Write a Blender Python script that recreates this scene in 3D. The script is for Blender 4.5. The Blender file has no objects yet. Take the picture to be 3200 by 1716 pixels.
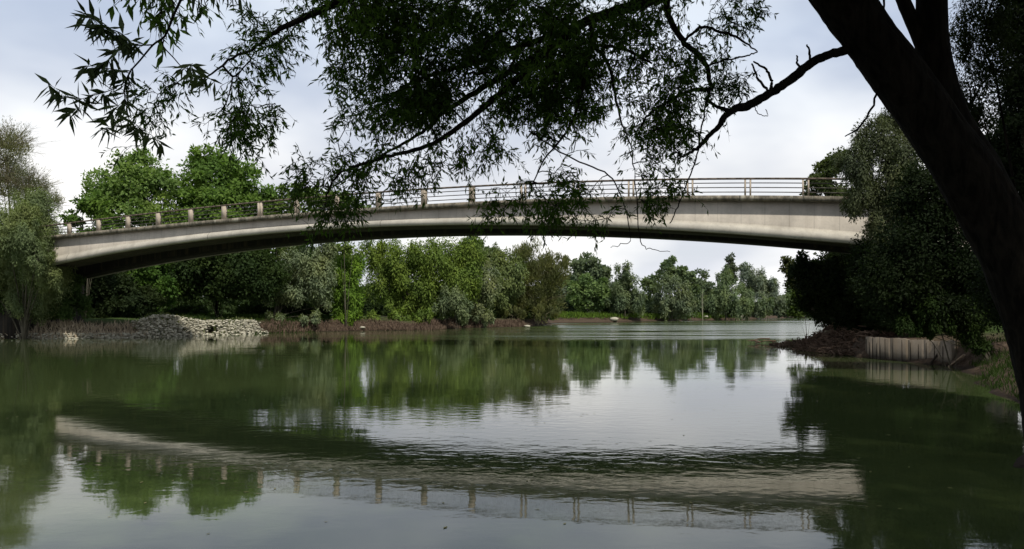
import bpy, math, random
import numpy as np
SEED = 11
rng = np.random.default_rng(SEED)
random.seed(SEED)
sc = bpy.context.scene
C = sc.collection
R = math.radians
# ----------------------------------------------------------------- survey
# sizes were surveyed from the photograph: f = focal length in survey units, eye height 2.2 m
F, CX, CY, EYE = 2000.0, 1287.5, 785.0, 2.2
def at(x, y, d):
    return np.array([(x-CX)/F*d, d, EYE-(y-CY)/F*d])
def m_per(d):
    return d/F

# ----------------------------------------------------------------- helpers
def tag(o, label=None, cat=None, group=None, kind=None):
    if label: o['label'] = label
    if cat: o['category'] = cat
    if group: o['group'] = group
    if kind: o['kind'] = kind
    return o
def empty(name, loc, label, cat, group=None, rz=0):
    o = bpy.data.objects.new(name, None); C.objects.link(o)
    o.location = tuple(float(v) for v in loc); o.rotation_euler = (0, 0, rz)
    o.empty_display_size = 0.3
    return tag(o, label, cat, group)
def mesh_np(name, V, Fa, mat, parent=None, smooth=False, attrs=None):
    """V (N,3) world coordinates, Fa (M,k) faces; the object is placed at the parent's origin"""
    V = np.asarray(V, dtype=np.float32); Fa = np.asarray(Fa, dtype=np.int32)
    me = bpy.data.meshes.new(name)
    k = Fa.shape[1]; M = len(Fa)
    if parent is not None:
        V = V - np.array(parent.location, dtype=np.float32)
    me.vertices.add(len(V)); me.vertices.foreach_set('co', V.ravel())
    me.loops.add(M*k); me.loops.foreach_set('vertex_index', Fa.ravel())
    me.polygons.add(M)
    me.polygons.foreach_set('loop_start', np.arange(0, M*k, k, dtype=np.int32))
    me.polygons.foreach_set('loop_total', np.full(M, k, dtype=np.int32))
    if smooth: me.polygons.foreach_set('use_smooth', np.ones(M, dtype=bool))
    me.update(calc_edges=True)
    me.materials.append(mat)
    o = bpy.data.objects.new(name, me); C.objects.link(o)
    if parent is not None: o.parent = parent
    return o
class Acc:
    """collects quads"""
    def __init__(s): s.V=[]; s.F=[]; s.n=0
    def add(s, V, F):
        V=np.asarray(V,float); F=np.asarray(F,int)
        s.V.append(V); s.F.append(F+s.n); s.n+=len(V)
    def box(s, lo, hi):
        x0,y0,z0=lo; x1,y1,z1=hi
        s.add([(x0,y0,z0),(x1,y0,z0),(x1,y1,z0),(x0,y1,z0),(x0,y0,z1),(x1,y0,z1),(x1,y1,z1),(x0,y1,z1)],
              [(0,3,2,1),(4,5,6,7),(0,1,5,4),(1,2,6,5),(2,3,7,6),(3,0,4,7)])
    def obox(s, p, q, w, t, up=(0,0,1)):
        """bar from p to q, section w (side) x t (up)"""
        p=np.array(p,float); q=np.array(q,float); a=q-p; a/=np.linalg.norm(a)
        si=np.cross(a,up); si/=np.linalg.norm(si)+1e-9; u=np.cross(si,a)
        vs=[]
        for e in (p,q):
            for i,j in ((-1,-1),(1,-1),(1,1),(-1,1)): vs.append(e+si*i*w/2+u*j*t/2)
        s.add(vs,[(3,2,1,0),(4,5,6,7),(0,1,5,4),(1,2,6,5),(2,3,7,6),(3,0,4,7)])
    def tube(s, P, r, n=6, cap=True, rough=0.0):
        P=np.asarray(P,float); m=len(P); r=np.broadcast_to(np.asarray(r,float),(m,))
        T=np.gradient(P,axis=0); T/=np.linalg.norm(T,axis=1)[:,None]+1e-9
        ref=np.array([0.0,0.0,1.0]) if abs(T[:,2]).mean()<0.8 else np.array([0.0,1.0,0.0])
        S=np.cross(T,ref); S/=np.linalg.norm(S,axis=1)[:,None]+1e-9; U=np.cross(S,T)
        th=np.arange(n)/n*2*np.pi
        rr=r[:,None]*np.ones((1,n))
        if rough: rr=rr*(1+rough*rng.normal(size=rr.shape))
        V=P[:,None,:]+(np.cos(th)[None,:,None]*S[:,None,:]+np.sin(th)[None,:,None]*U[:,None,:])*rr[:,:,None]
        V=V.reshape(-1,3)
        i=np.arange(m-1)[:,None]*n; j=np.arange(n)[None,:]; j2=(j+1)%n
        Fq=np.stack([i+j,i+j2,i+n+j2,i+n+j],-1).reshape(-1,4)
        s.add(V,Fq)
        if cap and n%2==0:
            for b,fl in ((0,False),((m-1)*n,True)):
                for k in range(n//2-1):
                    q=[b+k,b+k+1,b+n-2-k,b+n-1-k]
                    s.F.append(np.array([q if fl else q[::-1]])+s.n-len(V))
    def build(s, name, mat, parent=None, smooth=False):
        return mesh_np(name, np.concatenate(s.V), np.concatenate(s.F), mat, parent, smooth)
def spline(P, per=6):
    P=np.asarray(P,float); out=[]
    Q=np.vstack([2*P[0]-P[1],P,2*P[-1]-P[-2]])
    for i in range(1,len(Q)-2):
        p0,p1,p2,p3=Q[i-1:i+3]
        for t in np.arange(per)/per:
            out.append(.5*((2*p1)+(-p0+p2)*t+(2*p0-5*p1+4*p2-p3)*t*t+(-p0+3*p1-3*p2+p3)*t**3))
    out.append(P[-1]); return np.array(out)
def unit(v): return v/(np.linalg.norm(v,axis=-1,keepdims=True)+1e-9)
def leaf_quads(P, A, L, W, bend=0.0, face=None):
    """kite leaves: base P, axis A (unit), length L, width W; random roll, or turned to look towards face"""
    n=len(P); ref=unit(rng.normal(size=(n,3))) if face is None else face
    S=unit(np.cross(A,ref))
    N=np.cross(S,A)
    L=np.broadcast_to(L,(n,))[:,None]; W=np.broadcast_to(W,(n,))[:,None]
    mid=P+A*L*.42+N*L*bend
    V=np.stack([P,mid-S*W/2,P+A*L,mid+S*W/2],1).reshape(-1,3)
    return V, np.arange(4*n).reshape(n,4)

# ----------------------------------------------------------------- materials
def new_mat(name):
    m=bpy.data.materials.new(name); m.use_nodes=True; nt=m.node_tree; nt.nodes.clear()
    out=nt.nodes.new('ShaderNodeOutputMaterial'); return m,nt,out
def nd(nt,t,**kw):
    n=nt.nodes.new(t)
    for k,v in kw.items():
        if k.startswith('i_'): n.inputs[k[2:].replace('_',' ')].default_value=v
        else: setattr(n,k,v)
    return n
def mixc(nt,a,b,fac,mode='MIX'):
    m=nt.nodes.new('ShaderNodeMix'); m.data_type='RGBA'; m.blend_type=mode
    for s,v in ((m.inputs[0],fac),(m.inputs[6],a),(m.inputs[7],b)):
        if hasattr(v,'is_linked'): nt.links.new(v,s)
        else: s.default_value=v if not isinstance(v,tuple) else (*v,1)[:4]
    return m.outputs[2]
def ramp(nt,src,stops):
    r=nt.nodes.new('ShaderNodeValToRGB'); e=r.color_ramp.elements
    while len(e)<len(stops): e.new(0.5)
    for x,(p,c) in zip(e,stops):
        x.position=p; x.color=(c,c,c,1) if not isinstance(c,tuple) else (*c,1)
    nt.links.new(src,r.inputs[0]); return r.outputs[0]
def noise(nt,scale,detail=4,rough=.55,vec=None,dist=0):
    n=nd(nt,'ShaderNodeTexNoise'); n.inputs['Scale'].default_value=scale; n.inputs['Detail'].default_value=detail
    n.inputs['Roughness'].default_value=rough; n.inputs['Distortion'].default_value=dist
    if vec is not None: nt.links.new(vec,n.inputs['Vector'])
    return n.outputs['Fac']
def mapping(nt,vec,scale=(1,1,1),loc=(0,0,0),rot=(0,0,0)):
    m=nd(nt,'ShaderNodeMapping'); m.inputs['Scale'].default_value=scale; m.inputs['Location'].default_value=loc; m.inputs['Rotation'].default_value=rot
    nt.links.new(vec,m.inputs['Vector']); return m.outputs['Vector']
def mathn(nt,op,a,b=None,clamp=False):
    m=nd(nt,'ShaderNodeMath',operation=op); m.use_clamp=clamp
    for i,v in enumerate((a,b)):
        if v is None: continue
        if hasattr(v,'is_linked'): nt.links.new(v,m.inputs[i])
        else: m.inputs[i].default_value=v
    return m.outputs[0]

_leaf={}
def leaf_mat(col, trans=.3, vary=.35, rough=.6):
    key=(col,trans,vary)
    if key in _leaf: return _leaf[key]
    m,nt,out=new_mat('leaf')
    geo=nd(nt,'ShaderNodeNewGeometry')
    rnd=geo.outputs['Random Per Island']
    nz=noise(nt,.35,3,.6,geo.outputs['Position'])
    v=mathn(nt,'ADD',mathn(nt,'MULTIPLY',rnd,vary*1.4),mathn(nt,'MULTIPLY',nz,vary*1.6))
    v=mathn(nt,'ADD',v,1-vary*1.5)
    c1=mixc(nt,col,(col[0]*1.2,col[1]*1.08,col[2]*.85),ramp(nt,nz,[(.4,0.),(.65,1.)]))
    c2=nd(nt,'ShaderNodeVectorMath',operation='SCALE')
    nt.links.new(c1,c2.inputs[0]); nt.links.new(v,c2.inputs['Scale'])
    p=nd(nt,'ShaderNodeBsdfPrincipled'); nt.links.new(c2.outputs[0],p.inputs['Base Color'])
    p.inputs['Roughness'].default_value=max(rough,.7); p.inputs['Specular IOR Level'].default_value=.10
    t=nd(nt,'ShaderNodeBsdfTranslucent')
    tc=mixc(nt,c2.outputs[0],(1.1,1.25,.5),1.0,'MULTIPLY'); nt.links.new(tc,t.inputs['Color'])
    ms=nd(nt,'ShaderNodeMixShader'); ms.inputs[0].default_value=trans
    nt.links.new(p.outputs[0],ms.inputs[1]); nt.links.new(t.outputs[0],ms.inputs[2])
    nt.links.new(ms.outputs[0],out.inputs[0]); _leaf[key]=m; return m

def bark_mat(name,c1,c2,scale=6,bump=.03,stretch=.18):
    m,nt,out=new_mat(name)
    tc=nd(nt,'ShaderNodeTexCoord')
    vec=mapping(nt,tc.outputs['Object'],(1,1,stretch))
    n1=noise(nt,scale,6,.65,vec,.6); n2=noise(nt,scale*.3,3,.5,tc.outputs['Object'])
    col=mixc(nt,c1,c2,ramp(nt,n1,[(.38,0.),(.62,1.)]))
    col=mixc(nt,col,(c1[0]*.6,c1[1]*.9,c1[2]*.5),mathn(nt,'MULTIPLY',n2,.5))
    p=nd(nt,'ShaderNodeBsdfPrincipled'); nt.links.new(col,p.inputs['Base Color']); p.inputs['Roughness'].default_value=.95
    p.inputs['Specular IOR Level'].default_value=.06
    b=nd(nt,'ShaderNodeBump'); b.inputs['Distance'].default_value=bump; b.inputs['Strength'].default_value=1
    nt.links.new(n1,b.inputs['Height']); nt.links.new(b.outputs[0],p.inputs['Normal'])
    nt.links.new(p.outputs[0],out.inputs[0]); return m

def simple_mat(name,c,rough=.8,var=.4,scale=3,spec=.3,bump=0,metal=0):
    m,nt,out=new_mat(name)
    tc=nd(nt,'ShaderNodeTexCoord')
    n1=noise(nt,scale,5,.6,tc.outputs['Object'])
    col=mixc(nt,tuple(v*(1-var) for v in c),tuple(v*(1+var) for v in c),ramp(nt,n1,[(.35,0.),(.65,1.)]))
    p=nd(nt,'ShaderNodeBsdfPrincipled'); nt.links.new(col,p.inputs['Base Color'])
    p.inputs['Roughness'].default_value=rough; p.inputs['Specular IOR Level'].default_value=spec; p.inputs['Metallic'].default_value=metal
    if bump:
        b=nd(nt,'ShaderNodeBump'); b.inputs['Distance'].default_value=bump
        nt.links.new(n1,b.inputs['Height']); nt.links.new(b.outputs[0],p.inputs['Normal'])
    nt.links.new(p.outputs[0],out.inputs[0]); return m

def island_mat(name,c1,c2,rough=.9):
    m,nt,out=new_mat(name)
    geo=nd(nt,'ShaderNodeNewGeometry')
    nz=noise(nt,.8,4,.6,geo.outputs['Position'])
    f=mathn(nt,'ADD',mathn(nt,'MULTIPLY',geo.outputs['Random Per Island'],.6),mathn(nt,'MULTIPLY',nz,.5),True)
    col=mixc(nt,c1,c2,f)
    p=nd(nt,'ShaderNodeBsdfPrincipled'); nt.links.new(col,p.inputs['Base Color']); p.inputs['Roughness'].default_value=rough
    p.inputs['Specular IOR Level'].default_value=.15
    nt.links.new(p.outputs[0],out.inputs[0]); return m

def concrete_mat(name,c,stain=.5,joints=0,joint_w=.012,blotch=0,vlines=0,tint=(.16,.12,.075),tide=False):
    """weathered concrete: blotches, vertical run-off streaks, optional form joints along the span (local x)"""
    m,nt,out=new_mat(name)
    tc=nd(nt,'ShaderNodeTexCoord'); ob=tc.outputs['Object']
    n1=noise(nt,.7,5,.6,ob); n2=noise(nt,1.0,6,.7,mapping(nt,ob,(2.6,2.6,.16))); n3=noise(nt,9,4,.6,ob)
    col=mixc(nt,tuple(v*.78 for v in c),tuple(v*1.12 for v in c),ramp(nt,n1,[(.35,0.),(.68,1.)]))
    col=mixc(nt,col,tint,mathn(nt,'MULTIPLY',ramp(nt,n2,[(.5,0.),(.75,1.)]),stain))
    col=mixc(nt,col,tuple(v*.55 for v in c),mathn(nt,'MULTIPLY',ramp(nt,n3,[(.5,0.),(.8,1.)]),.35))
    if blotch:
        n4=noise(nt,3.2,5,.7,mapping(nt,ob,(1,1,.6))); 
        col=mixc(nt,col,(.05,.047,.035),mathn(nt,'MULTIPLY',ramp(nt,n4,[(.42,0.),(.58,1.)]),blotch))
        n5=noise(nt,2.1,4,.7,mapping(nt,ob,(1,1,.3),(7,3,1)))
        col=mixc(nt,col,(.5,.47,.38),mathn(nt,'MULTIPLY',ramp(nt,n5,[(.6,0.),(.68,1.)]),.5))
    sx=nd(nt,'ShaderNodeSeparateXYZ'); nt.links.new(ob,sx.inputs[0])
    for period,w,amt in ((joints,joint_w,.8),(vlines,.012,.35)):
        if period:
            fr=mathn(nt,'FRACT',mathn(nt,'DIVIDE',sx.outputs[0],period))
            ln=mathn(nt,'LESS_THAN',fr,w*2/period)
            col=mixc(nt,col,(.03,.028,.022),mathn(nt,'MULTIPLY',ln,amt))
    if tide:
        tl=ramp(nt,mathn(nt,'ADD',sx.outputs[2],mathn(nt,'MULTIPLY',n1,.25)),[(.22,.25),(.5,1.)]); col=mixc(nt,col,tl,1.0,'MULTIPLY')
    p=nd(nt,'ShaderNodeBsdfPrincipled'); nt.links.new(col,p.inputs['Base Color']); p.inputs['Roughness'].default_value=.85
    p.inputs['Specular IOR Level'].default_value=.25
    b=nd(nt,'ShaderNodeBump'); b.inputs['Distance'].default_value=.012; b.inputs['Strength'].default_value=.6
    nt.links.new(n3,b.inputs['Height']); nt.links.new(b.outputs[0],p.inputs['Normal'])
    nt.links.new(p.outputs[0],out.inputs[0]); return m

BARK=bark_mat('dark_bark',(.004,.0036,.003),(.016,.0135,.0105),9,.02,.20)
BARK2=bark_mat('grey_bark',(.06,.05,.04),(.16,.14,.11),4,.02)
BARKP=bark_mat('pale_bark',(.30,.27,.21),(.45,.41,.33),4,.01)
TWIG=island_mat('olive_twig',(.10,.085,.05),(.24,.21,.13))

# ----------------------------------------------------------------- setting
FAR=[(-1800,80),(-200,71),(-90,68),(-43.6,66.5),(-37,66),(-32,69.8),(-28.4,75.9),(-26,83),(-18,94),(-9.7,98),(-7.9,107),(2.5,119),(9,158),(23,176),(47,200),(67,231),(104,293),(160,390),(260,520),(500,800),(1100,1400)]
NEAR=[(1160,1350),(540,760),(290,480),(180,370),(128,300),(78,190),(46,108),(31,75),(25,62),(20,53),(16.8,46.5),(17,40),(17.35,36.7),(18,32.6),(15.6,26.5),(14,24.5),(11.2,17),(8.6,13.2),(7.0,12.0),(6.8,11.2),(8.6,9.6),(9,7.5),(5,5.4),(0,4.4),(-12,4),(-60,2),(-300,-30),(-1800,-150)]
POLY=np.array(FAR+NEAR,float)
def segdist(Px,Py,pl):
    pl=np.asarray(pl,float); best=np.full(Px.shape,1e9)
    for (ax,ay),(bx,by) in zip(pl[:-1],pl[1:]):
        dx,dy=bx-ax,by-ay; t=np.clip(((Px-ax)*dx+(Py-ay)*dy)/(dx*dx+dy*dy),0,1)
        best=np.minimum(best,np.hypot(Px-ax-t*dx,Py-ay-t*dy))
    return best
def inside(Px,Py):
    c=np.zeros(Px.shape,bool); n=len(POLY)
    for i in range(n):
        x0,y0=POLY[i]; x1,y1=POLY[(i+1)%n]
        if y0==y1: continue
        cond=((y0>Py)!=(y1>Py))&(Px<(x1-x0)*(Py-y0)/(y1-y0)+x0); c^=cond
    return c
def sst(t): t=np.clip(t,0,1); return t*t*(3-2*t)
def vnoise(X,Y,s,seed=0):
    return (np.sin(X*s*1.3+seed)+np.sin(Y*s*1.7+1.3*seed+X*s*.6)+np.sin((X+Y)*s*2.3+seed*2.1)*.5+np.sin((X-Y)*s*4.1+seed)*.3)/2.8
def ground_h(X,Y):
    X=np.asarray(X,float); Y=np.asarray(Y,float)
    df=segdist(X,Y,FAR); dn=segdist(X,Y,NEAR); ins=inside(X,Y)
    sd=np.where(ins,-np.minimum(df,dn),np.minimum(df,dn))
    sd=sd+.35*vnoise(X,Y,.8,3)*(np.abs(sd)<4)
    isfar=df<dn
    wall=(X>15.5)&(Y>31)&(Y<41)&~isfar
    camp=sst((Y-9)/14)
    hf=1.15*sst(sd/2.2)+.55*sst((sd-2)/10)+.25*sst((sd-12)/40)
    hn=np.where(wall,.95*sst((sd-.05)/.5),.55*sst(sd/1.6))+camp*(1.2*sst((sd-1.2)/7)+1.8*sst((sd-8)/12))
    h=np.where(isfar,hf,hn)+np.where(sd>.5,.16*vnoise(X,Y,.5)+.08*vnoise(X,Y,1.7,5),0)*np.clip(sd/2,0,1)
    return np.where(sd<0,-1.6*sst(-sd/2.5)-.05,h)
def gz(x,y): return float(ground_h(np.array([x]),np.array([y]))[0])
def axis(lo,a,b,hi,step,grow=1.25):
    v=list(np.arange(a,b+.001,step)); s=step
    while v[-1]<hi: s*=grow; v.append(v[-1]+s)
    s=step
    while v[0]>lo: s*=grow; v.insert(0,v[0]-s)
    return np.array(v)
gx=axis(-2500,-62,50,2500,.7,1.12); gy=axis(-600,-2,130,3200,.7,1.12)
GX,GY=np.meshgrid(gx,gy); GZ=ground_h(GX,GY)
nx,ny=len(gx),len(gy)
i=np.arange(ny-1)[:,None]*nx+np.arange(nx-1)[None,:]
GF=np.stack([i,i+1,i+nx+1,i+nx],-1).reshape(-1,4)
def ground_mat():
    m,nt,out=new_mat('bank_soil_and_grass')
    geo=nd(nt,'ShaderNodeNewGeometry'); pos=geo.outputs['Position']
    sx=nd(nt,'ShaderNodeSeparateXYZ'); nt.links.new(pos,sx.inputs[0])
    n1=noise(nt,.5,6,.65,pos); n2=noise(nt,4,5,.7,pos); n3=noise(nt,.12,3,.5,pos)
    soil=mixc(nt,(.040,.026,.017),(.125,.090,.062),ramp(nt,n2,[(.35,0.),(.7,1.)]))
    grass=mixc(nt,(.022,.040,.010),(.06,.095,.02),ramp(nt,n2,[(.3,0.),(.7,1.)]))
    g=mathn(nt,'ADD',mathn(nt,'MULTIPLY',sx.outputs[2],.7),mathn(nt,'MULTIPLY',n1,.9))
    col=mixc(nt,soil,grass,ramp(nt,g,[(.90/2.2,0.),(1.35/2.2,1.)]) if False else ramp(nt,mathn(nt,'DIVIDE',g,2.2),[(.5,0.),(.68,1.)]))
    wet=ramp(nt,sx.outputs[2],[(.02,.35),(.16,1.)])
    wm=nd(nt,'ShaderNodeVectorMath',operation='MULTIPLY'); nt.links.new(col,wm.inputs[0]); nt.links.new(wet,wm.inputs[1])
    p=nd(nt,'ShaderNodeBsdfPrincipled'); nt.links.new(wm.outputs[0],p.inputs['Base Color']); p.inputs['Roughness'].default_value=.95; p.inputs['Specular IOR Level'].default_value=.15
    b=nd(nt,'ShaderNodeBump'); b.inputs['Distance'].default_value=.12; nt.links.new(n2,b.inputs['Height']); nt.links.new(b.outputs[0],p.inputs['Normal'])
    nt.links.new(p.outputs[0],out.inputs[0]); return m
g=mesh_np('ground',np.stack([GX,GY,GZ],-1).reshape(-1,3),GF,ground_mat(),smooth=True); tag(g,kind='structure')

def water_mat():
    m,nt,out=new_mat('murky_green_water')
    geo=nd(nt,'ShaderNodeNewGeometry'); pos=geo.outputs['Position']
    p=nd(nt,'ShaderNodeBsdfPrincipled')
    n0=noise(nt,.05,3,.5,pos)
    col=mixc(nt,(.045,.064,.020),(.055,.075,.027),n0)
    nt.links.new(col,p.inputs['Base Color'])
    # wavelets plus slow swell; wind patches ruffle the far reach
    patch=noise(nt,1.0,3,.55,mapping(nt,pos,(.012,.035,1),(3.1,.6,0)),.8)
    sx=nd(nt,'ShaderNodeSeparateXYZ'); nt.links.new(pos,sx.inputs[0])
    farm=ramp(nt,mathn(nt,'DIVIDE',sx.outputs[1],200),[(.33,0.),(.46,1.)])
    rm=mathn(nt,'MULTIPLY',ramp(nt,patch,[(.43,0.),(.52,1.)]),farm)
    stk=noise(nt,1.0,3,.6,mapping(nt,pos,(.03,.22,1),(2.2,5.1,0)),.4)
    rf=mathn(nt,'MULTIPLY',ramp(nt,mathn(nt,'DIVIDE',sx.outputs[1],200),[(.30,0.),(.35,1.),(.56,1.),(.68,.3)]),ramp(nt,mathn(nt,'DIVIDE',mathn(nt,'ADD',sx.outputs[0],40),100),[(.26,0.),(.42,1.),(.70,1.),(.85,0.)]))
    rf=mathn(nt,'MULTIPLY',rf,ramp(nt,stk,[(.44,0.),(.54,1.)]))
    rm=mathn(nt,'MAXIMUM',rm,rf)
    nt.links.new(mathn(nt,'ADD',mathn(nt,'MULTIPLY',rm,.16),.03),p.inputs['Roughness']); p.inputs['IOR'].default_value=1.40; p.inputs['Specular IOR Level'].default_value=.5
    a=noise(nt,4.0,3,.5,mapping(nt,pos,(.7,1,1),rot=(0,0,.3)),.3)
    b=noise(nt,.35,2,.5,mapping(nt,pos,(.6,1.3,1)),.6)
    c=noise(nt,7.0,2,.5,pos)
    near=ramp(nt,noise(nt,1.0,3,.6,mapping(nt,pos,(.06,.18,1),(1.3,.2,0)),.5),[(.45,.25),(.62,1.)])
    hA=mathn(nt,'MULTIPLY',mathn(nt,'MULTIPLY',a,.0034),near)
    hB=mathn(nt,'MULTIPLY',b,.0050)
    hC=mathn(nt,'MULTIPLY',mathn(nt,'MULTIPLY',c,.022),rm)
    h=mathn(nt,'ADD',mathn(nt,'ADD',hA,hB),hC)
    bp=nd(nt,'ShaderNodeBump'); bp.inputs['Distance'].default_value=1.0; bp.inputs['Strength'].default_value=1.0
    nt.links.new(h,bp.inputs['Height']); nt.links.new(bp.outputs[0],p.inputs['Normal'])
    nt.links.new(p.outputs[0],out.inputs[0]); return m
wx=axis(-2400,-60,60,2400,20,1.3); wy=axis(-500,0,200,3000,20,1.3)
WX,WY=np.meshgrid(wx,wy); nx2=len(wx)
i=np.arange(len(wy)-1)[:,None]*nx2+np.arange(nx2-1)[None,:]
w=mesh_np('river_water',np.stack([WX,WY,WX*0],-1).reshape(-1,3),np.stack([i,i+1,i+nx2+1,i+nx2],-1).reshape(-1,4),water_mat()); tag(w,kind='structure')

# ----------------------------------------------------------------- the bridge
A=np.array([-35.0,62.4]); Bp=np.array([17.5,40.1]); BL=np.linalg.norm(Bp-A); bu=(Bp-A)/BL; bn=np.array([-bu[1],bu[0]])
bang=math.atan2(bu[1],bu[0])
coptop=lambda t: -1.21658310e-05*t**3+7.51797271e-05*t**2+2.97401933e-02*t+8.32194561
copbot=lambda t: coptop(t)-.27
railtop=lambda t: -8.49497424e-06*t**3-3.65329751e-04*t**2+4.38943472e-02*t+9.22949358
flbot=lambda t: -7.26736007e-07*t**3-2.18908749e-03*t**2+1.17618968e-01*t+6.17772069
fltop=lambda t: flbot(t)+.27+.0*t
haun=lambda t: fltop(t)+.14+.0075*np.abs(t-29)**1.0
T0,T1=-7.0,63.0
ts=np.arange(T0,T1+.01,.5)
def sweep(pts):
    """pts: list of (y, zfunc); swept along the span in local bridge coordinates, closed section"""
    n=len(pts); V=np.array([[(t,y,float(z(t))) for (y,z) in pts] for t in ts]).reshape(-1,3)
    m=len(ts); i=np.arange(m-1)[:,None]*n; j=np.arange(n)[None,:]; j2=(j+1)%n
    return V,np.stack([i+j,i+n+j,i+n+j2,i+j2],-1).reshape(-1,4)
bridge=empty('concrete_footbridge',(A[0],A[1],0),'pale arched concrete bridge with slim railing spanning the green river','bridge',rz=bang)
def local_mesh(name,V,Fq,mat,parent,smooth=False):
    o=mesh_np(name,V,Fq,mat,None,smooth); o.parent=parent; return o
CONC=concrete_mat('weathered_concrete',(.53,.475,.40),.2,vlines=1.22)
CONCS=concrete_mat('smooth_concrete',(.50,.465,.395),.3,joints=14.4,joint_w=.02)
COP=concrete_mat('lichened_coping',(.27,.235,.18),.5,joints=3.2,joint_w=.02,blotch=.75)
SOFF=concrete_mat('soffit_concrete',(.06,.052,.038),.5,joints=3.0,joint_w=.035)  # underside shade put into a darker concrete colour
DARKC=concrete_mat('shaded_concrete',(.022,.020,.018),.5)  # near-black copy of the concrete, shade under the deck put into its colour
POSTM=concrete_mat('post_concrete',(.50,.42,.33),.45)
RAILM=simple_mat('rusty_rail_steel',(.12,.09,.065),.6,.35,2.0,.4)
RAILT=simple_mat('thin_rail_steel',(.055,.048,.04),.6,.3,2.0,.4)
W=8.0
def girder(y0,y1,s,name):
    # s=+1: outer face towards smaller y
    o=y0 if s>0 else y1; i_=y1 if s>0 else y0
    V,Fq=sweep([(o+.24*s,lambda t:copbot(t)-.003),(o+.24*s,haun),(o+.06*s,lambda t:fltop(t)+.0),(o+.03*s,lambda t:fltop(t)-.03),(o+.03*s,lambda t:flbot(t)),(o+.5*s,lambda t:flbot(t)),(o+.5*s,lambda t:flbot(t)+.004),
                (i_,lambda t:flbot(t)+.004),(i_,lambda t:copbot(t)-.003)])
    return V,Fq
for (y0,y1,s) in ((0,2.7,1),(W-2.7,W,-1)):
    V,Fq=girder(y0,y1,s,'girder')
    if s<0: Fq=Fq[:,::-1]
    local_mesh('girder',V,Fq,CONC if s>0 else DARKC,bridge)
    # bottom flange face and the lit haunch, a few mm proud
    o=y0 if s>0 else y1
    V,Fq=sweep([(o+.24*s,lambda t:haun(t)),(o+.0*s,lambda t:fltop(t)),(o,lambda t:flbot(t)-.004),(o+.5*s,lambda t:flbot(t)-.004),(o+.5*s,lambda t:flbot(t)+.1)])
    if s<0: Fq=Fq[:,::-1]
    local_mesh('bottom_flange',V,Fq,CONCS,bridge)
    # soffit slab of precast panels
    a,b=(y0+.52,y1-.02) if s>0 else (y0+.02,y1-.52)
    V,Fq=sweep([(a,lambda t:flbot(t)-.02),(b,lambda t:flbot(t)-.02),(b,lambda t:flbot(t)+.1),(a,lambda t:flbot(t)+.1)])
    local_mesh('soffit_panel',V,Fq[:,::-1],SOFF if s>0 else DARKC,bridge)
V,Fq=sweep([(2.72,lambda t:copbot(t)-.35),(W-2.72,lambda t:copbot(t)-.35),(W-2.72,lambda t:copbot(t)-.02),(2.72,lambda t:copbot(t)-.02)])
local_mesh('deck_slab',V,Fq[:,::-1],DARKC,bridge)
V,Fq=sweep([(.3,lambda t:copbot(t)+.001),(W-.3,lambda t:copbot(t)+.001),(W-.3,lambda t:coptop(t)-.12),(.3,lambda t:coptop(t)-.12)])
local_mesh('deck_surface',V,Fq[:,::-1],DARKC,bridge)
posts=[.2,3.4,6.5,9.55,12.7,15.8,19.0,22.1,25.35,28.6,31.95,35.3,38.7,42.0,45.25,48.55,51.6,54.5,57.7]
for side in (0,1):
    ya,yb=((-.09,.55) if side==0 else (W-.55,W+.09))
    V,Fq=sweep([(ya,copbot),(yb,copbot),(yb,coptop),(ya,coptop)])
    local_mesh('coping',V,Fq[:,::-1],COP,bridge)
    yr=.16 if side==0 else W-.16
    rl=Acc()
    pts=np.array([(t,yr,railtop(t)-.045) for t in ts if t<=60.5])
    for p,q in zip(pts[:-1],pts[1:]): rl.obox(p,q,.17,.085)
    rail=local_mesh('railing',np.concatenate(rl.V),np.concatenate(rl.F),RAILM,bridge)
    for k in range(3):
        rb=Acc(); f=.25+.25*k
        pts=np.array([(t,yr+.02,coptop(t)*(1-f)+railtop(t)*f-.03) for t in ts if t<=60.5])
        for p,q in zip(pts[:-1],pts[1:]): rb.obox(p,q,.04,.045)
        local_mesh('rail_bar',np.concatenate(rb.V),np.concatenate(rb.F),RAILT,rail)
    for n,t in enumerate(posts):
        pb=Acc(); zt=railtop(t)-.09; zb=coptop(t)+.001
        if n<12:
            for a,b in (((-.19,.19),) if n not in (6,7) else ((-.19,-.03),(.03,.19))): pb.box((t+a,yr-.075,zb),(t+b,yr+.075,zt))
        else:
            for a,b in ((-.17,-.09),(.10,.18)): pb.box((t+a,yr-.07,zb),(t+b,yr+.07,zt))
        local_mesh('post',np.concatenate(pb.V),np.concatenate(pb.F),POSTM,rail)
for (a,b) in ((T0-2,T0-.2),(T1-2.5,T1+1)):
    ab=Acc(); ab.box((a,.6,-.5),(b,W-.6,min(flbot(max(a,T0)),flbot(min(b,T1)))-.05))
    local_mesh('abutment',np.concatenate(ab.V),np.concatenate(ab.F),DARKC,bridge)

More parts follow.
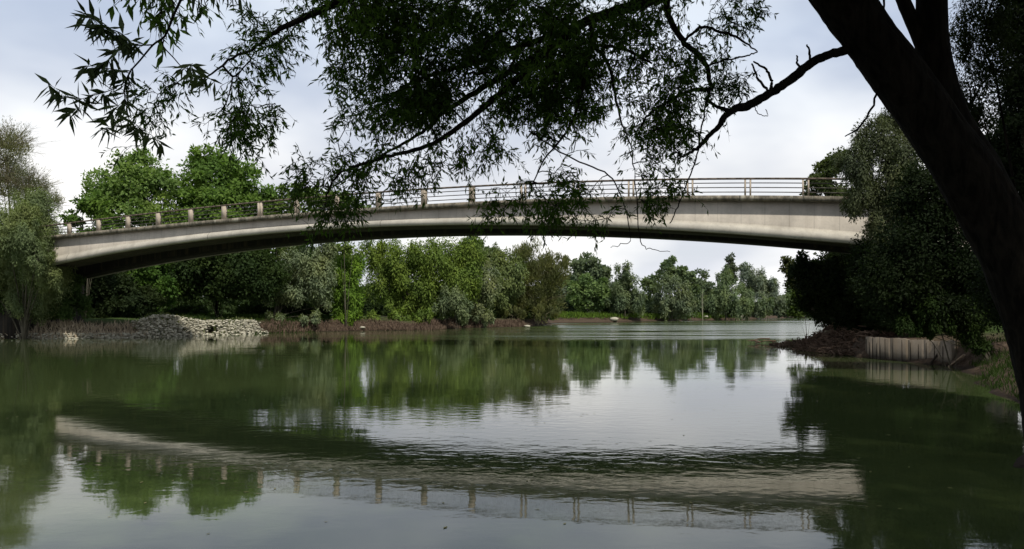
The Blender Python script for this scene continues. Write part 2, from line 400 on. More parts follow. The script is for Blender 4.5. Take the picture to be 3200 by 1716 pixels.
# ----------------------------------------------------------------- trees of the banks
DENS=2.3
PXR=.3977       # survey unit -> one step of visible detail
def make_tree(name,label,cat,d,base,lobes,col,style='broad',dens=1.6,leaf=3.0,trans=.3,vary=.28,trunk_r=None,group=None,twigs=0,bark=None,limbs=True,lean=None,seed=None,zmin=None):
    """base: survey x of the foot; lobes: (cx,cy,rx,ry[,dd]) in survey units at depth d"""
    if d>60 and label.find('undergrowth')<0: col=tuple(v*1.5 for v in col)  # far bank crowns lightened, extra sunlight put into the leaf colour
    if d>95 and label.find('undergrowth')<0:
        k_=min(.5,(d-95)/300); col=tuple(a_*(1-k_)+b_*k_ for a_,b_ in zip(col,(.135,.165,.135)))  # distance haze painted into the leaves, paler and greyer with depth
    u=m_per(d); X=(base-CX)/F*d; zg=gz(X,d)
    if zg<0: zg=-.2
    root=empty(name,(X,d,zg),label,cat,group)
    bark=bark or BARK2
    LV=[];LF=[];n0=0; tb=Acc(); tw=Acc()
    cen=[]; 
    top=max(lobes,key=lambda l:l[3]*l[2])
    for lb in lobes:
        cx,cy,rx,ry=lb[:4]; dd=lb[4] if len(lb)>4 else 0
        c=at(cx,cy,d)+np.array([0,dd,0]); rad=np.array([rx*u,(rx+ry)*.5*u,ry*u])
        cen.append((c,rad))
        ll=leaf*d/795*1.12
        ntot=int(DENS*dens*math.pi*rx*ry*PXR*PXR*7.0/(leaf*leaf))+20
        nc=int(np.clip(rx*ry/95,9,90))
        dirs=unit(rng.normal(size=(nc,3))); rr=rng.uniform(.25,1.0,nc)**.55
        cc=c+dirs*rad*(rr*.86)[:,None]
        idx=rng.integers(0,nc,ntot)
        cr=(rad.min()*rng.uniform(.24,.46,nc))
        od=unit(rng.normal(size=(ntot,3))); od[:,2]=np.where(rng.random(ntot)<.35,np.abs(od[:,2]),od[:,2])
        r2=rng.random(ntot)**.6*1.15
        st={'willow':(.75,.75,1.5),'broad':(1.15,1.15,.75),'wispy':(.8,.8,1.5),'shrub':(1,1,.9)}[style]
        P=cc[idx]+od*(r2*cr[idx])[:,None]*np.array(st)
        if zmin is not None: P[:,2]=np.maximum(P[:,2],zmin+rng.random(ntot)*.4)
        Aax=unit(od+rng.normal(size=(ntot,3))*.9)
        if style=='willow': Aax=unit(Aax*.75+np.array([0,0,-1.0])*rng.uniform(.2,1.1,(ntot,1)))
        if style=='wispy': Aax=unit(Aax*.6+np.array([0,0,.8])+unit(P-c)*.6)
        w={'willow':.34,'broad':.62,'wispy':.22,'shrub':.5}[style]
        Lr=ll*rng.uniform(.6,1.35,ntot)
        fc=unit(unit((P-c)/rad)*.8+unit(P-cc[idx])*.7+np.array([0,0,.35])+rng.normal(size=(ntot,3))*.38)
        V,Fq=leaf_quads(P,Aax,Lr,Lr*w*rng.uniform(.8,1.2,ntot),.08,fc)
        LV.append(V);LF.append(Fq+n0);n0+=len(V)
        if limbs:
            for k in range(min(nc,10)):
                p0=np.array([X,d,zg])*.0+c-np.array([0,0,rad[2]*.5]); p1=cc[k]
                mid=(p0+p1)/2+rng.normal(size=3)*rad*.08
                tr=(trunk_r or .03*rad[2])*.22
                tb.tube(spline([p0,mid,p1],3),np.linspace(tr,tr*.2,7),4)
        if twigs:
            nt_=int(twigs*rx*ry/2500)
            for k in range(nt_):
                dv=unit(rng.normal(size=3)); dv[2]=abs(dv[2])*.9+.15; dv=unit(dv)
                p0=c+dv*rad*.08; p2=c+dv*rad*rng.uniform(.95,1.3); 
                side=rng.normal(size=3)*rad*.16
                tw.tube(spline([p0,(p0+p2)/2+side*.5,p2+side],3),np.linspace(.0009*d*.28,.0009*d*.10,7),3,cap=False)
                for q in range(3):
                    f=rng.uniform(.3,.9); s0=p0*(1-f)+(p2+side)*f
                    s1=s0+unit(dv+rng.normal(size=3)*.6)*rad*rng.uniform(.18,.4)
                    tw.tube([s0,(s0+s1)/2+rng.normal(size=3)*.06*rad,s1],np.linspace(.0009*d*.16,.0009*d*.07,3),3,cap=False)
    # trunk up to each lobe
    r0=trunk_r or max(.10,.035*max(c_[1][2] for c_ in cen)*1.6)
    foot=np.array([X,d,zg-.3])
    for k,(c,rad) in enumerate(cen):
        if style=='shrub' and k>2: break
        tgt=c-np.array([0,0,rad[2]*.45])
        if tgt[2]<zg+.3: tgt=np.array([c[0],c[1],zg+.5])
        mid=(foot+tgt)/2; mid[:2]=foot[:2]*.65+tgt[:2]*.35
        if lean is not None: mid=mid+np.array(lean)
        rk=r0*(1 if k==0 else .5)*(.3 if style=='shrub' else .7)
        ft=foot+np.array([0,0,0]) if k==0 else foot+np.array([rng.uniform(-.3,.3)*r0,rng.uniform(-.3,.3)*r0,0])
        tb.tube(spline([ft,mid,tgt],5),np.linspace(rk,rk*.15,11),8)
        if twigs: tw.tube(spline([ft,mid,tgt,c],4),np.linspace(rk*.6,.01,13),4)
    tb.build('trunk',bark,root,True)
    if tw.V: tw.build('twigs',TWIG,root)
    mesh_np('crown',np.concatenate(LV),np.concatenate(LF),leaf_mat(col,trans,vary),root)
    return root

SILV=(.13,.155,.095); OLIVE=(.125,.125,.038); GREEN=(.065,.115,.024); BRIGHT=(.11,.18,.03); DARK=(.022,.040,.012)
DKG=(.035,.062,.02); GROUPNAME='trees and shrubs along the far bank'; DULL=(.10,.12,.055); FARG=(.10,.125,.075); BLUEG=(.12,.15,.115); MID=(.075,.115,.03)
tr=make_tree
# --- left end of the bridge
tr('sparse_willow','tall thin-topped olive willow with bare twigs at the left edge','tree',67.5,40,[(15,375,75,62),(70,480,70,55),(110,520,50,45),(-60,430,80,110),(10,460,70,60)],(.13,.14,.08),'wispy',.62,2.0,twigs=80,vary=.3,trunk_r=.28)
tr('olive_willow','bushy olive willow with low boughs covering the bridge left end','tree',65.0,60,[(85,520,55,50),(60,590,95,60),(110,640,85,70),(20,690,90,80),(120,700,75,55),(70,750,95,50),(-60,640,110,110),(135,625,55,50,-3.5),(150,690,50,45,-2.5),(130,570,45,40,-4),(90,600,60,60,-3.5),(165,650,30,40,-3.5),(158,610,36,55,-4.5),(172,660,28,36,-4.5)],(.105,.135,.062),'willow',1.7,2.0,trunk_r=.22)
tr('dark_shrub','dark shaded shrub under the olive willow by the water','shrub',66.8,90,[(40,750,80,50),(130,735,60,45),(-50,740,80,60),(95,775,90,30),(180,765,70,36),(165,720,50,40)],DKG,'shrub',1.8,2.6)
tr('leafy_sapling','thin leafy sapling rising behind the bridge railing at far left','tree',76,215,[(235,520,45,40),(190,545,30,25),(265,560,40,25),(240,600,60,40)],GREEN,'broad',.8,3.0)
tr('broadleaf_tree','round light green tree left of the pair above the bridge','tree',88,330,[(335,455,85,75),(265,470,60,50),(400,470,55,50),(320,540,110,50),(345,410,45,35),(400,560,80,50),(300,620,120,60)],(.11,.17,.05),'broad',.85,3.0,trans=.42,bark=BARK)
tr('broadleaf_tree','darker full green tree right of the pair above the bridge','tree',90,545,[(545,430,85,55),(520,400,50,36),(600,450,60,50),(490,490,60,60),(560,500,100,50),(650,490,50,40),(560,570,130,60),(480,560,80,60)],(.085,.145,.034),'broad',1.0,3.0,trans=.4,bark=BARK)
tr('shrub','low bright green shrub behind the railing right of the tree pair','shrub',92,700,[(690,505,60,35),(745,485,45,28),(800,500,50,30),(670,560,100,50),(780,560,90,50)],(.08,.125,.03),'broad',.9,3.0)
tr('shrub','thin leafy shrub crossing the railing near the hanging branch','shrub',93,870,[(860,505,45,26),(900,540,60,30),(850,570,80,40)],(.07,.11,.03),'broad',.6,3.0)
# --- below the bridge, left
tr('dark_evergreen','dark evergreen under the left end of the bridge with sunlit tips','tree',84,400,[(395,700,45,60),(330,690,55,60),(410,735,35,45),(350,770,60,40)],(.04,.08,.016),'broad',1.8,3.0)
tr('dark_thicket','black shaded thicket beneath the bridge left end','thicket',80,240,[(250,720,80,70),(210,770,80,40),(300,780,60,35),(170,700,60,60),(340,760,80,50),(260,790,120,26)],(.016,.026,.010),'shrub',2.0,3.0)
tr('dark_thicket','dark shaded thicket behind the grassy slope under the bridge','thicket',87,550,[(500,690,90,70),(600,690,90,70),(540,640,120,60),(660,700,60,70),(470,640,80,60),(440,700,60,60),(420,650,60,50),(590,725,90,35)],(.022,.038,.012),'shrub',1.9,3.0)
tr('grey_willow','leaning grey green willow with bare slanting stem on the far bank','tree',92,685,[(760,660,75,50),(800,700,50,60),(740,720,70,45),(820,640,40,40),(690,745,40,25),(810,760,30,20),(715,802,42,14,-4),(800,800,44,16,-3)],(.12,.15,.085),'willow',1.3,2.8,trunk_r=.22,lean=(-.3,0,0))
tr('green_tree','mid green tree half hidden behind the leaning grey willow','tree',101,720,[(720,650,90,50),(650,690,60,50),(700,700,60,60),(830,680,50,60)],(.05,.09,.02),'broad',1.5,3.0)
tr('bright_shrub','bright green drooping shrub below the slim pale trunk','shrub',96,870,[(870,745,45,55),(850,690,40,50),(895,690,35,60),(880,780,40,28),(870,802,36,18,-2)],(.085,.15,.022),'willow',1.6,2.8)
tr('birch_tree','slim pale bare trunk with a small light green crown','tree',100,880,[(885,640,34,30),(850,625,26,20)],(.10,.145,.035),'broad',1.0,2.8,trunk_r=.14,bark=BARKP)
tr('green_willow','largest bright green willow mound at the middle of the far bank','tree',108,1040,[(1000,660,80,60),(1090,650,100,60),(970,710,60,55),(1050,720,95,50),(1150,700,70,60),(940,640,40,40),(1010,770,75,32),(1110,765,75,35),(1180,640,50,35),(960,797,42,18,-9),(1020,799,50,18,-8),(1085,797,50,18,-8)],(.085,.128,.024),'willow',1.5,2.8,trunk_r=.4,vary=.45)
tr('grey_willow','rounded grey green willow right beside the largest green mound','tree',112,1200,[(1185,660,55,55),(1215,710,50,65),(1160,730,40,50),(1190,775,55,30),(1160,798,40,16,-3),(1225,796,40,16,-2)],(.115,.14,.075),'willow',1.5,2.8)
tr('drooping_willow','small grey drooping willow at the waterline below the green mound','tree',104,1150,[(1140,755,45,35),(1165,780,30,24),(1110,770,30,25)],(.10,.13,.07),'willow',1.3,2.6)
tr('dark_tree','dark leafy tree top peeping just under the bridge','tree',150,1200,[(1195,610,36,22),(1190,650,60,40)],(.05,.08,.03),'broad',1.0,2.8)
tr('green_willow','dull green willow between the grey mound and the wispy one','tree',122,1270,[(1255,670,45,45),(1280,700,50,60),(1240,640,40,22),(1260,760,50,35)],(.085,.115,.042),'willow',1.5,2.8)
tr('wispy_willow','tall olive willow with thin upright bare tips on the far bank','tree',126,1350,[(1345,660,55,45),(1360,710,65,60),(1310,690,45,60),(1400,690,40,50),(1350,765,75,38),(1290,794,44,16,-5),(1370,791,44,16,-4)],(.095,.105,.04),'wispy',1.6,2.8,twigs=7,vary=.4)
# --- far reach
tr('round_tree','round dark green broadleaf tree standing behind the far bank','tree',215,1475,[(1475,675,48,36),(1450,700,28,30),(1505,690,28,30),(1475,720,45,40)],(.055,.085,.035),'broad',1.6,2.6,trunk_r=.4)
tr('bright_bush','bright green bush in front of the round dark tree','bush',185,1490,[(1490,720,40,32),(1475,755,45,30),(1515,750,30,36),(1440,740,28,36)],(.08,.135,.03),'broad',1.5,2.6)
tr('poplar_tree','narrow grey green tree right of the bright bush','tree',182,1572,[(1570,690,28,32),(1575,730,38,40),(1560,770,40,28),(1600,760,30,34)],(.085,.12,.055),'willow',1.5,2.5)
tr('shrub','dark low shrub between the narrow tree and the tall pointed tree','shrub',205,1625,[(1625,765,34,30),(1600,775,30,20)],(.05,.085,.028),'shrub',1.5,2.6)
tr('pointed_tree','tall green tree with a ragged pointed top on the far reach','tree',200,1690,[(1683,662,26,20),(1690,690,40,30),(1720,700,34,30),(1650,715,28,28),(1735,730,26,40)],(.075,.115,.04),'broad',1.4,2.6)
tr('round_willow','round grey willow below the ragged pointed tree','tree',190,1690,[(1690,735,50,40),(1670,765,50,30),(1720,765,40,34)],(.095,.125,.065),'willow',1.5,2.5)
tr('slim_tree','slim bare-stemmed sapling left of the drooping willows','tree',192,1767,[(1767,690,14,16),(1760,710,12,12)],(.07,.10,.05),'broad',.6,2.2,trunk_r=.14,bark=BARKP)
tr('dark_bush','dark bush behind the slim bare-stemmed sapling','bush',222,1770,[(1765,745,36,40),(1790,760,30,30)],(.045,.07,.03),'broad',1.5,2.5)
tr('drooping_willow','pale green drooping willow below the dark conifer','tree',212,1825,[(1815,715,36,36),(1830,750,46,40),(1800,765,36,30),(1860,770,30,30)],(.095,.14,.055),'willow',1.5,2.4)
tr('dark_conifer','dark pointed conifer top above the drooping willows','conifer',262,1836,[(1836,652,9,14),(1836,675,17,16),(1836,700,22,24)],(.022,.034,.02),'shrub',1.9,2.4)
tr('poplar_tree','tall hazy grey green poplar right of the dark conifer','tree',250,1895,[(1880,690,28,28),(1905,715,34,46),(1930,725,28,42),(1950,740,24,40),(1895,760,44,36)],(.11,.145,.10),'willow',1.5,2.4)
tr('drooping_willow','small drooping willow in front of the hazy poplar','tree',236,1880,[(1872,745,24,36),(1895,775,34,24),(1920,770,26,26)],(.085,.125,.05),'willow',1.5,2.4)
tr('bright_bush','low bright green bushes where the river bends away','bush',290,1985,[(1975,762,34,26),(2010,775,34,20),(1950,780,30,16),(2000,735,30,30)],(.08,.125,.035),'shrub',1.5,2.4)
for k,(x,dd,lab) in enumerate(((2080,330,'hazy grove of trees beyond the river bend'),(1420,240,'grey bushy tree between the wispy willow and the round tree'),(1545,230,'dark low tree behind the narrow grey green tree'))):
    tr('background_tree',lab,'tree',dd,x,[(x,735,40,42),(x+20,765,40,25)],(.08,.105,.06),'broad',1.4,2.4)
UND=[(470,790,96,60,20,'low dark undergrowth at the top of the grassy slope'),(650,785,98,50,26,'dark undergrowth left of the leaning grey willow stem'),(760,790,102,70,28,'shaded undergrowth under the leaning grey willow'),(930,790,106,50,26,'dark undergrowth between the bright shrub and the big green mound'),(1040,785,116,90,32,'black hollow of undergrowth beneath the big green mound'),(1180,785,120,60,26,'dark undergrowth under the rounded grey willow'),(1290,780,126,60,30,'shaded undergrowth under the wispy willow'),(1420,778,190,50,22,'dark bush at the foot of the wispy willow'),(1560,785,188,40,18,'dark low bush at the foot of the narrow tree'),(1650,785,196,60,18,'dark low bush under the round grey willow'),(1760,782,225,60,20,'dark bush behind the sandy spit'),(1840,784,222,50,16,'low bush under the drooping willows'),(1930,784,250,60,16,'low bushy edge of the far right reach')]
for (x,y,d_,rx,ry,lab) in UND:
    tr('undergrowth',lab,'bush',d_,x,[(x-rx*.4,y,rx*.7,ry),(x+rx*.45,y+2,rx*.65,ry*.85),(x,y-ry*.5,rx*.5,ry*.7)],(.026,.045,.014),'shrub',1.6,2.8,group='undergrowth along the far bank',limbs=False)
def wood(x0,x1,ytop,ybot,d0,d1,n,label,col):
    d_=rng.uniform(d0,d1,n); x=rng.uniform(x0,x1,n); top=ytop+12*np.sin(x*.021)+9*np.sin(x*.057+1)
    y=top+(ybot-top)*rng.random(n); P=np.stack([(x-CX)/F*d_,d_,EYE-(y-CY)/F*d_],1)
    L=d_/795*3.4*rng.uniform(.6,1.3,n); V,Fq=leaf_quads(P,unit(rng.normal(size=(n,3))),L,L*.6,.08)
    o=mesh_np('distant_wood',V,Fq,leaf_mat(col,.25,.35)); tag(o,label,'wood',kind='stuff')
wood(-200,1400,715,800,130,150,90000,'dark wood closing the view behind the trees of the far bank',(.04,.065,.022))
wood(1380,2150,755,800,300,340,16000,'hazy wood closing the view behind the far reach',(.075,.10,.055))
# --- right bank, its deep shade put partly into darker leaf colours
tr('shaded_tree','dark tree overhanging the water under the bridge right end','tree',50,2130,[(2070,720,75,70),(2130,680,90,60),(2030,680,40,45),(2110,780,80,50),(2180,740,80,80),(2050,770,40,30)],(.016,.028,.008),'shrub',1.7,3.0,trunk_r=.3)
tr('green_tree','green tree top behind the right end of the railing','tree',53,2110,[(2065,455,38,38),(2045,480,26,22),(2100,420,45,40),(2120,500,50,60),(2120,640,60,60)],(.06,.085,.03),'broad',1.2,2.8,trunk_r=.15)
tr('leafy_sapling','thin sunlit leafy sapling against the sky below the bridge','tree',52,2090,[(1985,675,20,32),(1995,710,22,24),(1975,655,12,12)],(.07,.085,.03),'broad',.75,3.0)
tr('green_shrub','mid green shrub low over the water beyond the driftwood','shrub',60,2030,[(2020,745,34,34),(2040,775,34,26),(2005,785,24,16)],(.05,.085,.02),'shrub',1.3,3.0)
tr('silver_willow','silvery willow hiding the right end of the bridge','tree',36.5,2440,[(2150,420,58,58),(2205,360,68,62),(2165,505,50,50),(2245,300,42,45),(2230,470,78,78),(2210,570,45,45),(2270,400,60,90),(2250,640,70,60),(2280,540,75,75)],(.085,.105,.06),'willow',1.6,2.7,trunk_r=.25)
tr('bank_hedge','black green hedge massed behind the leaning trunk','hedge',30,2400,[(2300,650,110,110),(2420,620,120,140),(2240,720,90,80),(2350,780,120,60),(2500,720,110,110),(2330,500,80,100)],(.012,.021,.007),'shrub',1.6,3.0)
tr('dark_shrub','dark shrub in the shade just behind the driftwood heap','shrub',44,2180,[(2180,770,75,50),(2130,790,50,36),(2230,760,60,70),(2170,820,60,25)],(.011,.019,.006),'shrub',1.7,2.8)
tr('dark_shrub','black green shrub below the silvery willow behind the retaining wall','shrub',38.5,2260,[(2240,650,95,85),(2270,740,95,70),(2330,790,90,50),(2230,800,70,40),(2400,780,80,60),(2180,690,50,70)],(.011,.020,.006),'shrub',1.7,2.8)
tr('green_shrub','small green shrub drooping over the retaining wall','shrub',29.5,2500,[(2340,770,60,45),(2400,800,60,40),(2440,840,45,28),(2290,815,50,26),(2480,870,40,22),(2350,825,70,22),(2440,790,70,50)],(.024,.045,.011),'willow',1.4,3.0)
tr('ivy_tree','dark ivy-clad tree filling the right edge beyond the trunk','tree',19,2640,[(2550,520,110,140),(2560,380,90,120),(2480,420,60,90),(2650,300,140,200),(2560,720,110,130),(2570,200,70,70),(2600,60,110,120),(2660,-150,220,170),(2520,-200,140,110)],(.013,.022,.008),'shrub',1.3,3.0,trunk_r=.4,limbs=True)  # top lobes lie out of view, added to deepen the shade

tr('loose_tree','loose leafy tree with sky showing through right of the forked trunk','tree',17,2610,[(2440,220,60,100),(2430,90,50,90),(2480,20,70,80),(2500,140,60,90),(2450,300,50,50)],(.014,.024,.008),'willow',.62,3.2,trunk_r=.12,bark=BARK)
tr('added_shade_tree','black leafy tree mostly out of view past the right edge, added for shade','tree',14.5,3000,[(2960,520,300,380),(2900,60,270,330),(3150,250,300,450,-2),(3300,600,350,350,-5),(2760,760,130,220)],(.012,.020,.007),'shrub',.28,4.5,bark=BARK)  # added beyond the right edge to keep light off the water
# ----------------------------------------------------------------- big leaning willow (foreground)
D0=12.0
tree=empty('leaning_willow',(8.6,12.0,gz(8.6,12.0)),'huge black willow leaning over the river from the right foreground','tree')
def PT(l): return np.array([at(x,y,d) for (x,y,d,*_) in l])
tk=Acc()
def pnoise(U,Vv,pu,seed):
    # value noise, periodic in U (period pu)
    r_=np.random.default_rng(seed); T_=r_.random((pu,512)); ui=np.floor(U).astype(int); vi=np.floor(Vv).astype(int); fu=sst(U-ui); fv=sst(Vv-vi)
    g_=lambda a,b:T_[a%pu,b%512]
    return (g_(ui,vi)*(1-fu)+g_(ui+1,vi)*fu)*(1-fv)+(g_(ui,vi+1)*(1-fu)+g_(ui+1,vi+1)*fu)*fv
def bark_relief(acc,P,wv,n):
    k=len(acc.V)-1; V=acc.V[k].reshape(len(P),n,3); ln=np.concatenate([[0],np.cumsum(np.linalg.norm(np.diff(P,axis=0),axis=1))])
    U=np.arange(n)[None,:]/n+0*ln[:,None]; Lg=ln[:,None]+0*U
    warp=pnoise(U*6,Lg*1.6,6,3)*1.3
    a=1-np.abs(2*pnoise((U*22+warp)%22,Lg*1.9+warp,22,5)-1); b=1-np.abs(2*pnoise((U*44+warp*1.7)%44,Lg*4.5,44,7)-1); c=pnoise(U*5,Lg*.9,5,9)
    h=(.026*(a-.6)+.012*(b-.6))+.07*(c-.5)*1.0
    h=h*np.clip(wv/.4,.35,1)[:,None]
    acc.V[k]=(V+(V-P[:,None,:])/wv[:,None,None]*h[:,:,None]).reshape(-1,3)
def limb(acc,pts,n=10,per=6,rough=.0,relief=False):
    P=spline([at(p[0],p[1],p[2]) for p in pts],per)
    wv=np.interp(np.linspace(0,len(pts)-1,len(P)),np.arange(len(pts)),[p[3]*m_per(p[2])/2 for p in pts])
    acc.tube(P,wv,n,rough=rough)
    if relief:
        # the caps follow the tube in the list of faces only, so the vertices are one block
        bark_relief(acc,P,wv,n)
    return P,wv
limb(tk,[(2780,1180,12,380),(2722,1090,12,255),(2672,960,12,190),(2626,820,12,172),(2552,660,12,146),(2493,540,12,140),(2434,440,12,140),(2366,340,12,130),(2290,230,12,122),(2208,120,12,120),(2121,0,12,126),(2015,-150,12,140),(1880,-300,12,120),(1720,-450,11.6,90),(1560,-600,11,60)],112,40,0,True)
limb(tk,[(2530,590,12.1,120),(2448,430,12.15,120),(2380,280,12.2,95),(2348,130,12.2,74),(2343,0,12.2,70),(2345,-200,12.2,66),(2380,-420,12.2,50),(2400,-700,12,30)],64,30,0,True)
limb(tk,[(2352,240,12.2,48),(2326,130,12.2,36),(2292,50,12.2,32),(2262,-20,12.2,32),(2200,-150,12.2,34),(2100,-350,12,24)],40,24,0,True)
trunk=tk.build('trunk',BARK,tree,True)

class Grow:
    def __init__(s): s.P=[];s.par=[];s.fix=[];s.tips=[]
    def limb(s,pts,par=None,per=6):
        P=spline([at(p[0],p[1],p[2]) for p in pts],per)
        P[1:-1]+=rng.normal(size=P[1:-1].shape)*.007
        wv=np.interp(np.linspace(0,len(pts)-1,len(P)),np.arange(len(pts)),[p[3]*m_per(p[2])/2 for p in pts])
        pr=-1
        if s.P and par is not False:
            d=np.linalg.norm(np.array(s.P)-P[0],axis=1); pr=int(d.argmin())
            if d[pr]>1.2: pr=-1
        for p,w_ in zip(P,wv):
            s.P.append(p); s.par.append(pr); s.fix.append(w_); pr=len(s.P)-1
    def attract(s,Q):
        base=np.array(s.P); D=np.array([np.linalg.norm(base-q,axis=1).min() for q in Q])
        cap=len(s.P)+len(Q)*4+10
        arr=np.zeros((cap,3)); n=len(s.P); arr[:n]=base
        for qi in np.argsort(D):
            q=Q[qi]; dv=arr[:n]-q; dist=np.sqrt((dv**2).sum(1))+np.maximum(0,-(dv[:,2]))*.25
            k=int(dist.argmin()); p=arr[k]; L=np.linalg.norm(q-p)
            if L<.03: continue
            mid=(p+q)/2+rng.normal(size=3)*L*.10+np.array([0,0,.10*L])
            mm=3 if L>.25 else 2; pr=k
            for t in (np.arange(1,mm+1)/mm):
                x=(1-t)**2*p+2*t*(1-t)*mid+t*t*q
                arr[n]=x; s.P.append(x); s.par.append(pr); s.fix.append(0); pr=n; n+=1
            s.tips.append((p.copy(),mid,q.copy(),pr))
    def radii(s,tip=.0030,ex=.42):
        n=len(s.P); cnt=np.zeros(n); ch=np.zeros(n,int)
        for k in range(n-1,-1,-1):
            if cnt[k]==0: cnt[k]=1
            if s.par[k]>=0: cnt[s.par[k]]+=cnt[k] if True else 0
        # count only tips
        leafn=np.zeros(n)
        haschild=np.zeros(n,bool)
        for k in range(n):
            if s.par[k]>=0: haschild[s.par[k]]=True
        for k in range(n-1,-1,-1):
            if not haschild[k]: leafn[k]+=1
            if s.par[k]>=0: leafn[s.par[k]]+=leafn[k]
        r=tip*leafn**ex
        return np.where(np.array(s.fix)>0,np.maximum(np.array(s.fix),0.003),np.minimum(r,.03))
    def tubes(s,acc,sides=5):
        r=s.radii(); P=np.array(s.P); n=len(P)
        first={}; ch=[[] for _ in range(n)]
        for k,p in enumerate(s.par):
            if p>=0: ch[p].append(k)
        used=np.zeros(n,bool)
        for k in range(n):
            if used[k]: continue
            pr=s.par[k]; path=[k]; used[k]=True; c=k
            while True:
                nx_=[q for q in ch[c] if not used[q]]
                if not nx_: break
                q=max(nx_,key=lambda z:(z==c+1)*10+r[z]) ; used[q]=True; path.append(q); c=q
            pts=[P[k_] for k_ in path]; rad=[r[k_] for k_ in path]
            if pr>=0: pts.insert(0,P[pr]); rad.insert(0,min(r[pr],rad[0]*1.15))
            if len(pts)>1: acc.tube(np.array(pts),np.array(rad),6 if max(rad)>.012 else 4,cap=False)
G=Grow()
# limbs traced in depth
G.limb([(2000,-150,12,80),(1800,-70,12,40),(1640,0,11.8,28),(1529,34,11.6,27),(1464,60,11.5,26),(1400,110,11.3,24),(1340,160,11.2,20),(1270,225,11,18),(1200,283,10.8,16),(1102,356,10.6,13),(1010,385,10.4,10),(930,405,10.3,8),(850,440,10.2,6),(822,490,10.2,4),(815,550,10.2,3)])
G.limb([(1400,110,11.3,18),(1290,175,11.5,16),(1212,222,11.6,15),(1118,283,11.6,12),(1060,333,11.5,9),(960,392,11.4,6),(830,475,11.2,3)])
G.limb([(1464,60,11.5,18),(1330,110,11.9,15),(1174,163,12,12),(1055,198,12,9),(985,240,12,6),(930,262,12,4)])
G.limb([(1880,-300,12,70),(1600,-260,11.6,50),(1250,-160,11.2,36),(1000,-60,10.8,26),(805,25,10.4,18),(692,82,10.2,12),(645,117,10.1,8),(573,155,10,6),(490,215,10,3)])
G.limb([(1250,-160,11.2,30),(1050,-220,10,24),(800,-220,8.4,18),(600,-150,7,12),(500,-80,5.6,9),(457,0,4.8,7)])
G.limb([(1250,-160,11.2,24),(1180,-60,11.4,18),(1130,40,11.6,12),(1060,110,11.7,8),(980,160,11.8,5)])
G.limb([(1880,-300,12,40),(1740,-140,11.8,22),(1680,0,11.7,17),(1690,60,11.6,16),(1722,108,11.6,15),(1768,150,11.6,13),(1785,200,11.6,11),(1783,235,11.6,10),(1775,258,11.6,8)])
G.limb([(2200,125,12,34),(2145,122,12,26),(2095,135,12,23),(2050,152,11.9,24),(1990,198,11.8,25),(1940,232,11.7,22),(1885,262,11.6,24),(1835,282,11.5,20),(1800,325,11.5,13),(1765,362,11.4,11),(1735,385,11.4,8),(1705,398,11.4,4)])
G.limb([(1840,280,11.5,13),(1810,270,11.55,9),(1780,253,11.6,7)],par=None)
G.limb([(1785,228,11.6,11),(1740,226,11.5,10),(1695,248,11.4,9),(1640,280,11.3,6),(1600,330,11.2,4)])
G.limb([(1529,34,11.6,20),(1492,60,11.4,16),(1490,110,11.3,15),(1475,165,11.2,12),(1457,255,11,9),(1422,335,10.8,6),(1370,400,10.6,4),(1335,470,10.5,3)])
G.limb([(1490,110,11.3,10),(1527,155,11.3,9),(1545,225,11.2,7),(1560,300,11.1,5),(1590,380,11,3)])
G.limb([(1490,115,11.3,9),(1560,122,11.4,8),(1640,160,11.5,5)])
G.limb([(1725,100,11.6,8),(1760,70,11.6,7),(1800,75,11.6,7),(1860,98,11.6,6),(1905,130,11.6,3)])
G.limb([(1780,165,11.6,5),(1830,150,11.6,4.5),(1880,140,11.6,4),(1905,131,11.6,3)])
G.limb([(1936,228,11.7,9),(1940,205,11.7,7),(1925,175,11.7,6),(1895,155,11.6,4)])
G.limb([(1930,230,11.7,7),(1905,195,11.65,6),(1890,160,11.6,4)])
for (a,b,c,e) in ((2012,182,2003,140),(2042,158,2029,112)): G.limb([(a,b,11.9,6),((a+c)/2,(b+e)/2,11.85,6),(c,e,11.8,4)])
G.limb([(2225,190,12,8),(2210,218,11.9,6),(2195,265,11.8,5.5),(2160,320,11.7,5),(2125,343,11.7,3)])
G.limb([(2335,190,12.2,9),(2290,135,12.1,8),(2250,75,12.0,7),(2222,30,12,6),(2232,-30,12,6)])
G.limb([(1777,262,11.5,4.5),(1762,330,11.4,4),(1750,400,11.3,3.5),(1722,475,11.2,3.5),(1705,520,11.1,3),(1684,562,11.1,2.5)])
G.limb([(1895,258,11.6,3),(1905,285,11.6,2.2),(1930,292,11.6,2),(1925,275,11.6,2)])
G.limb([(1330,330,10.9,4),(1440,400,10.8,4),(1530,440,10.8,4),(1570,520,10.8,3),(1585,600,10.8,2),(1560,615,10.8,2),(1535,622,10.8,1.5)])
G.limb([(1590,380,11,3),(1600,480,11,3),(1612,605,11,2.5),(1640,627,11,2),(1685,633,11,1.5)])
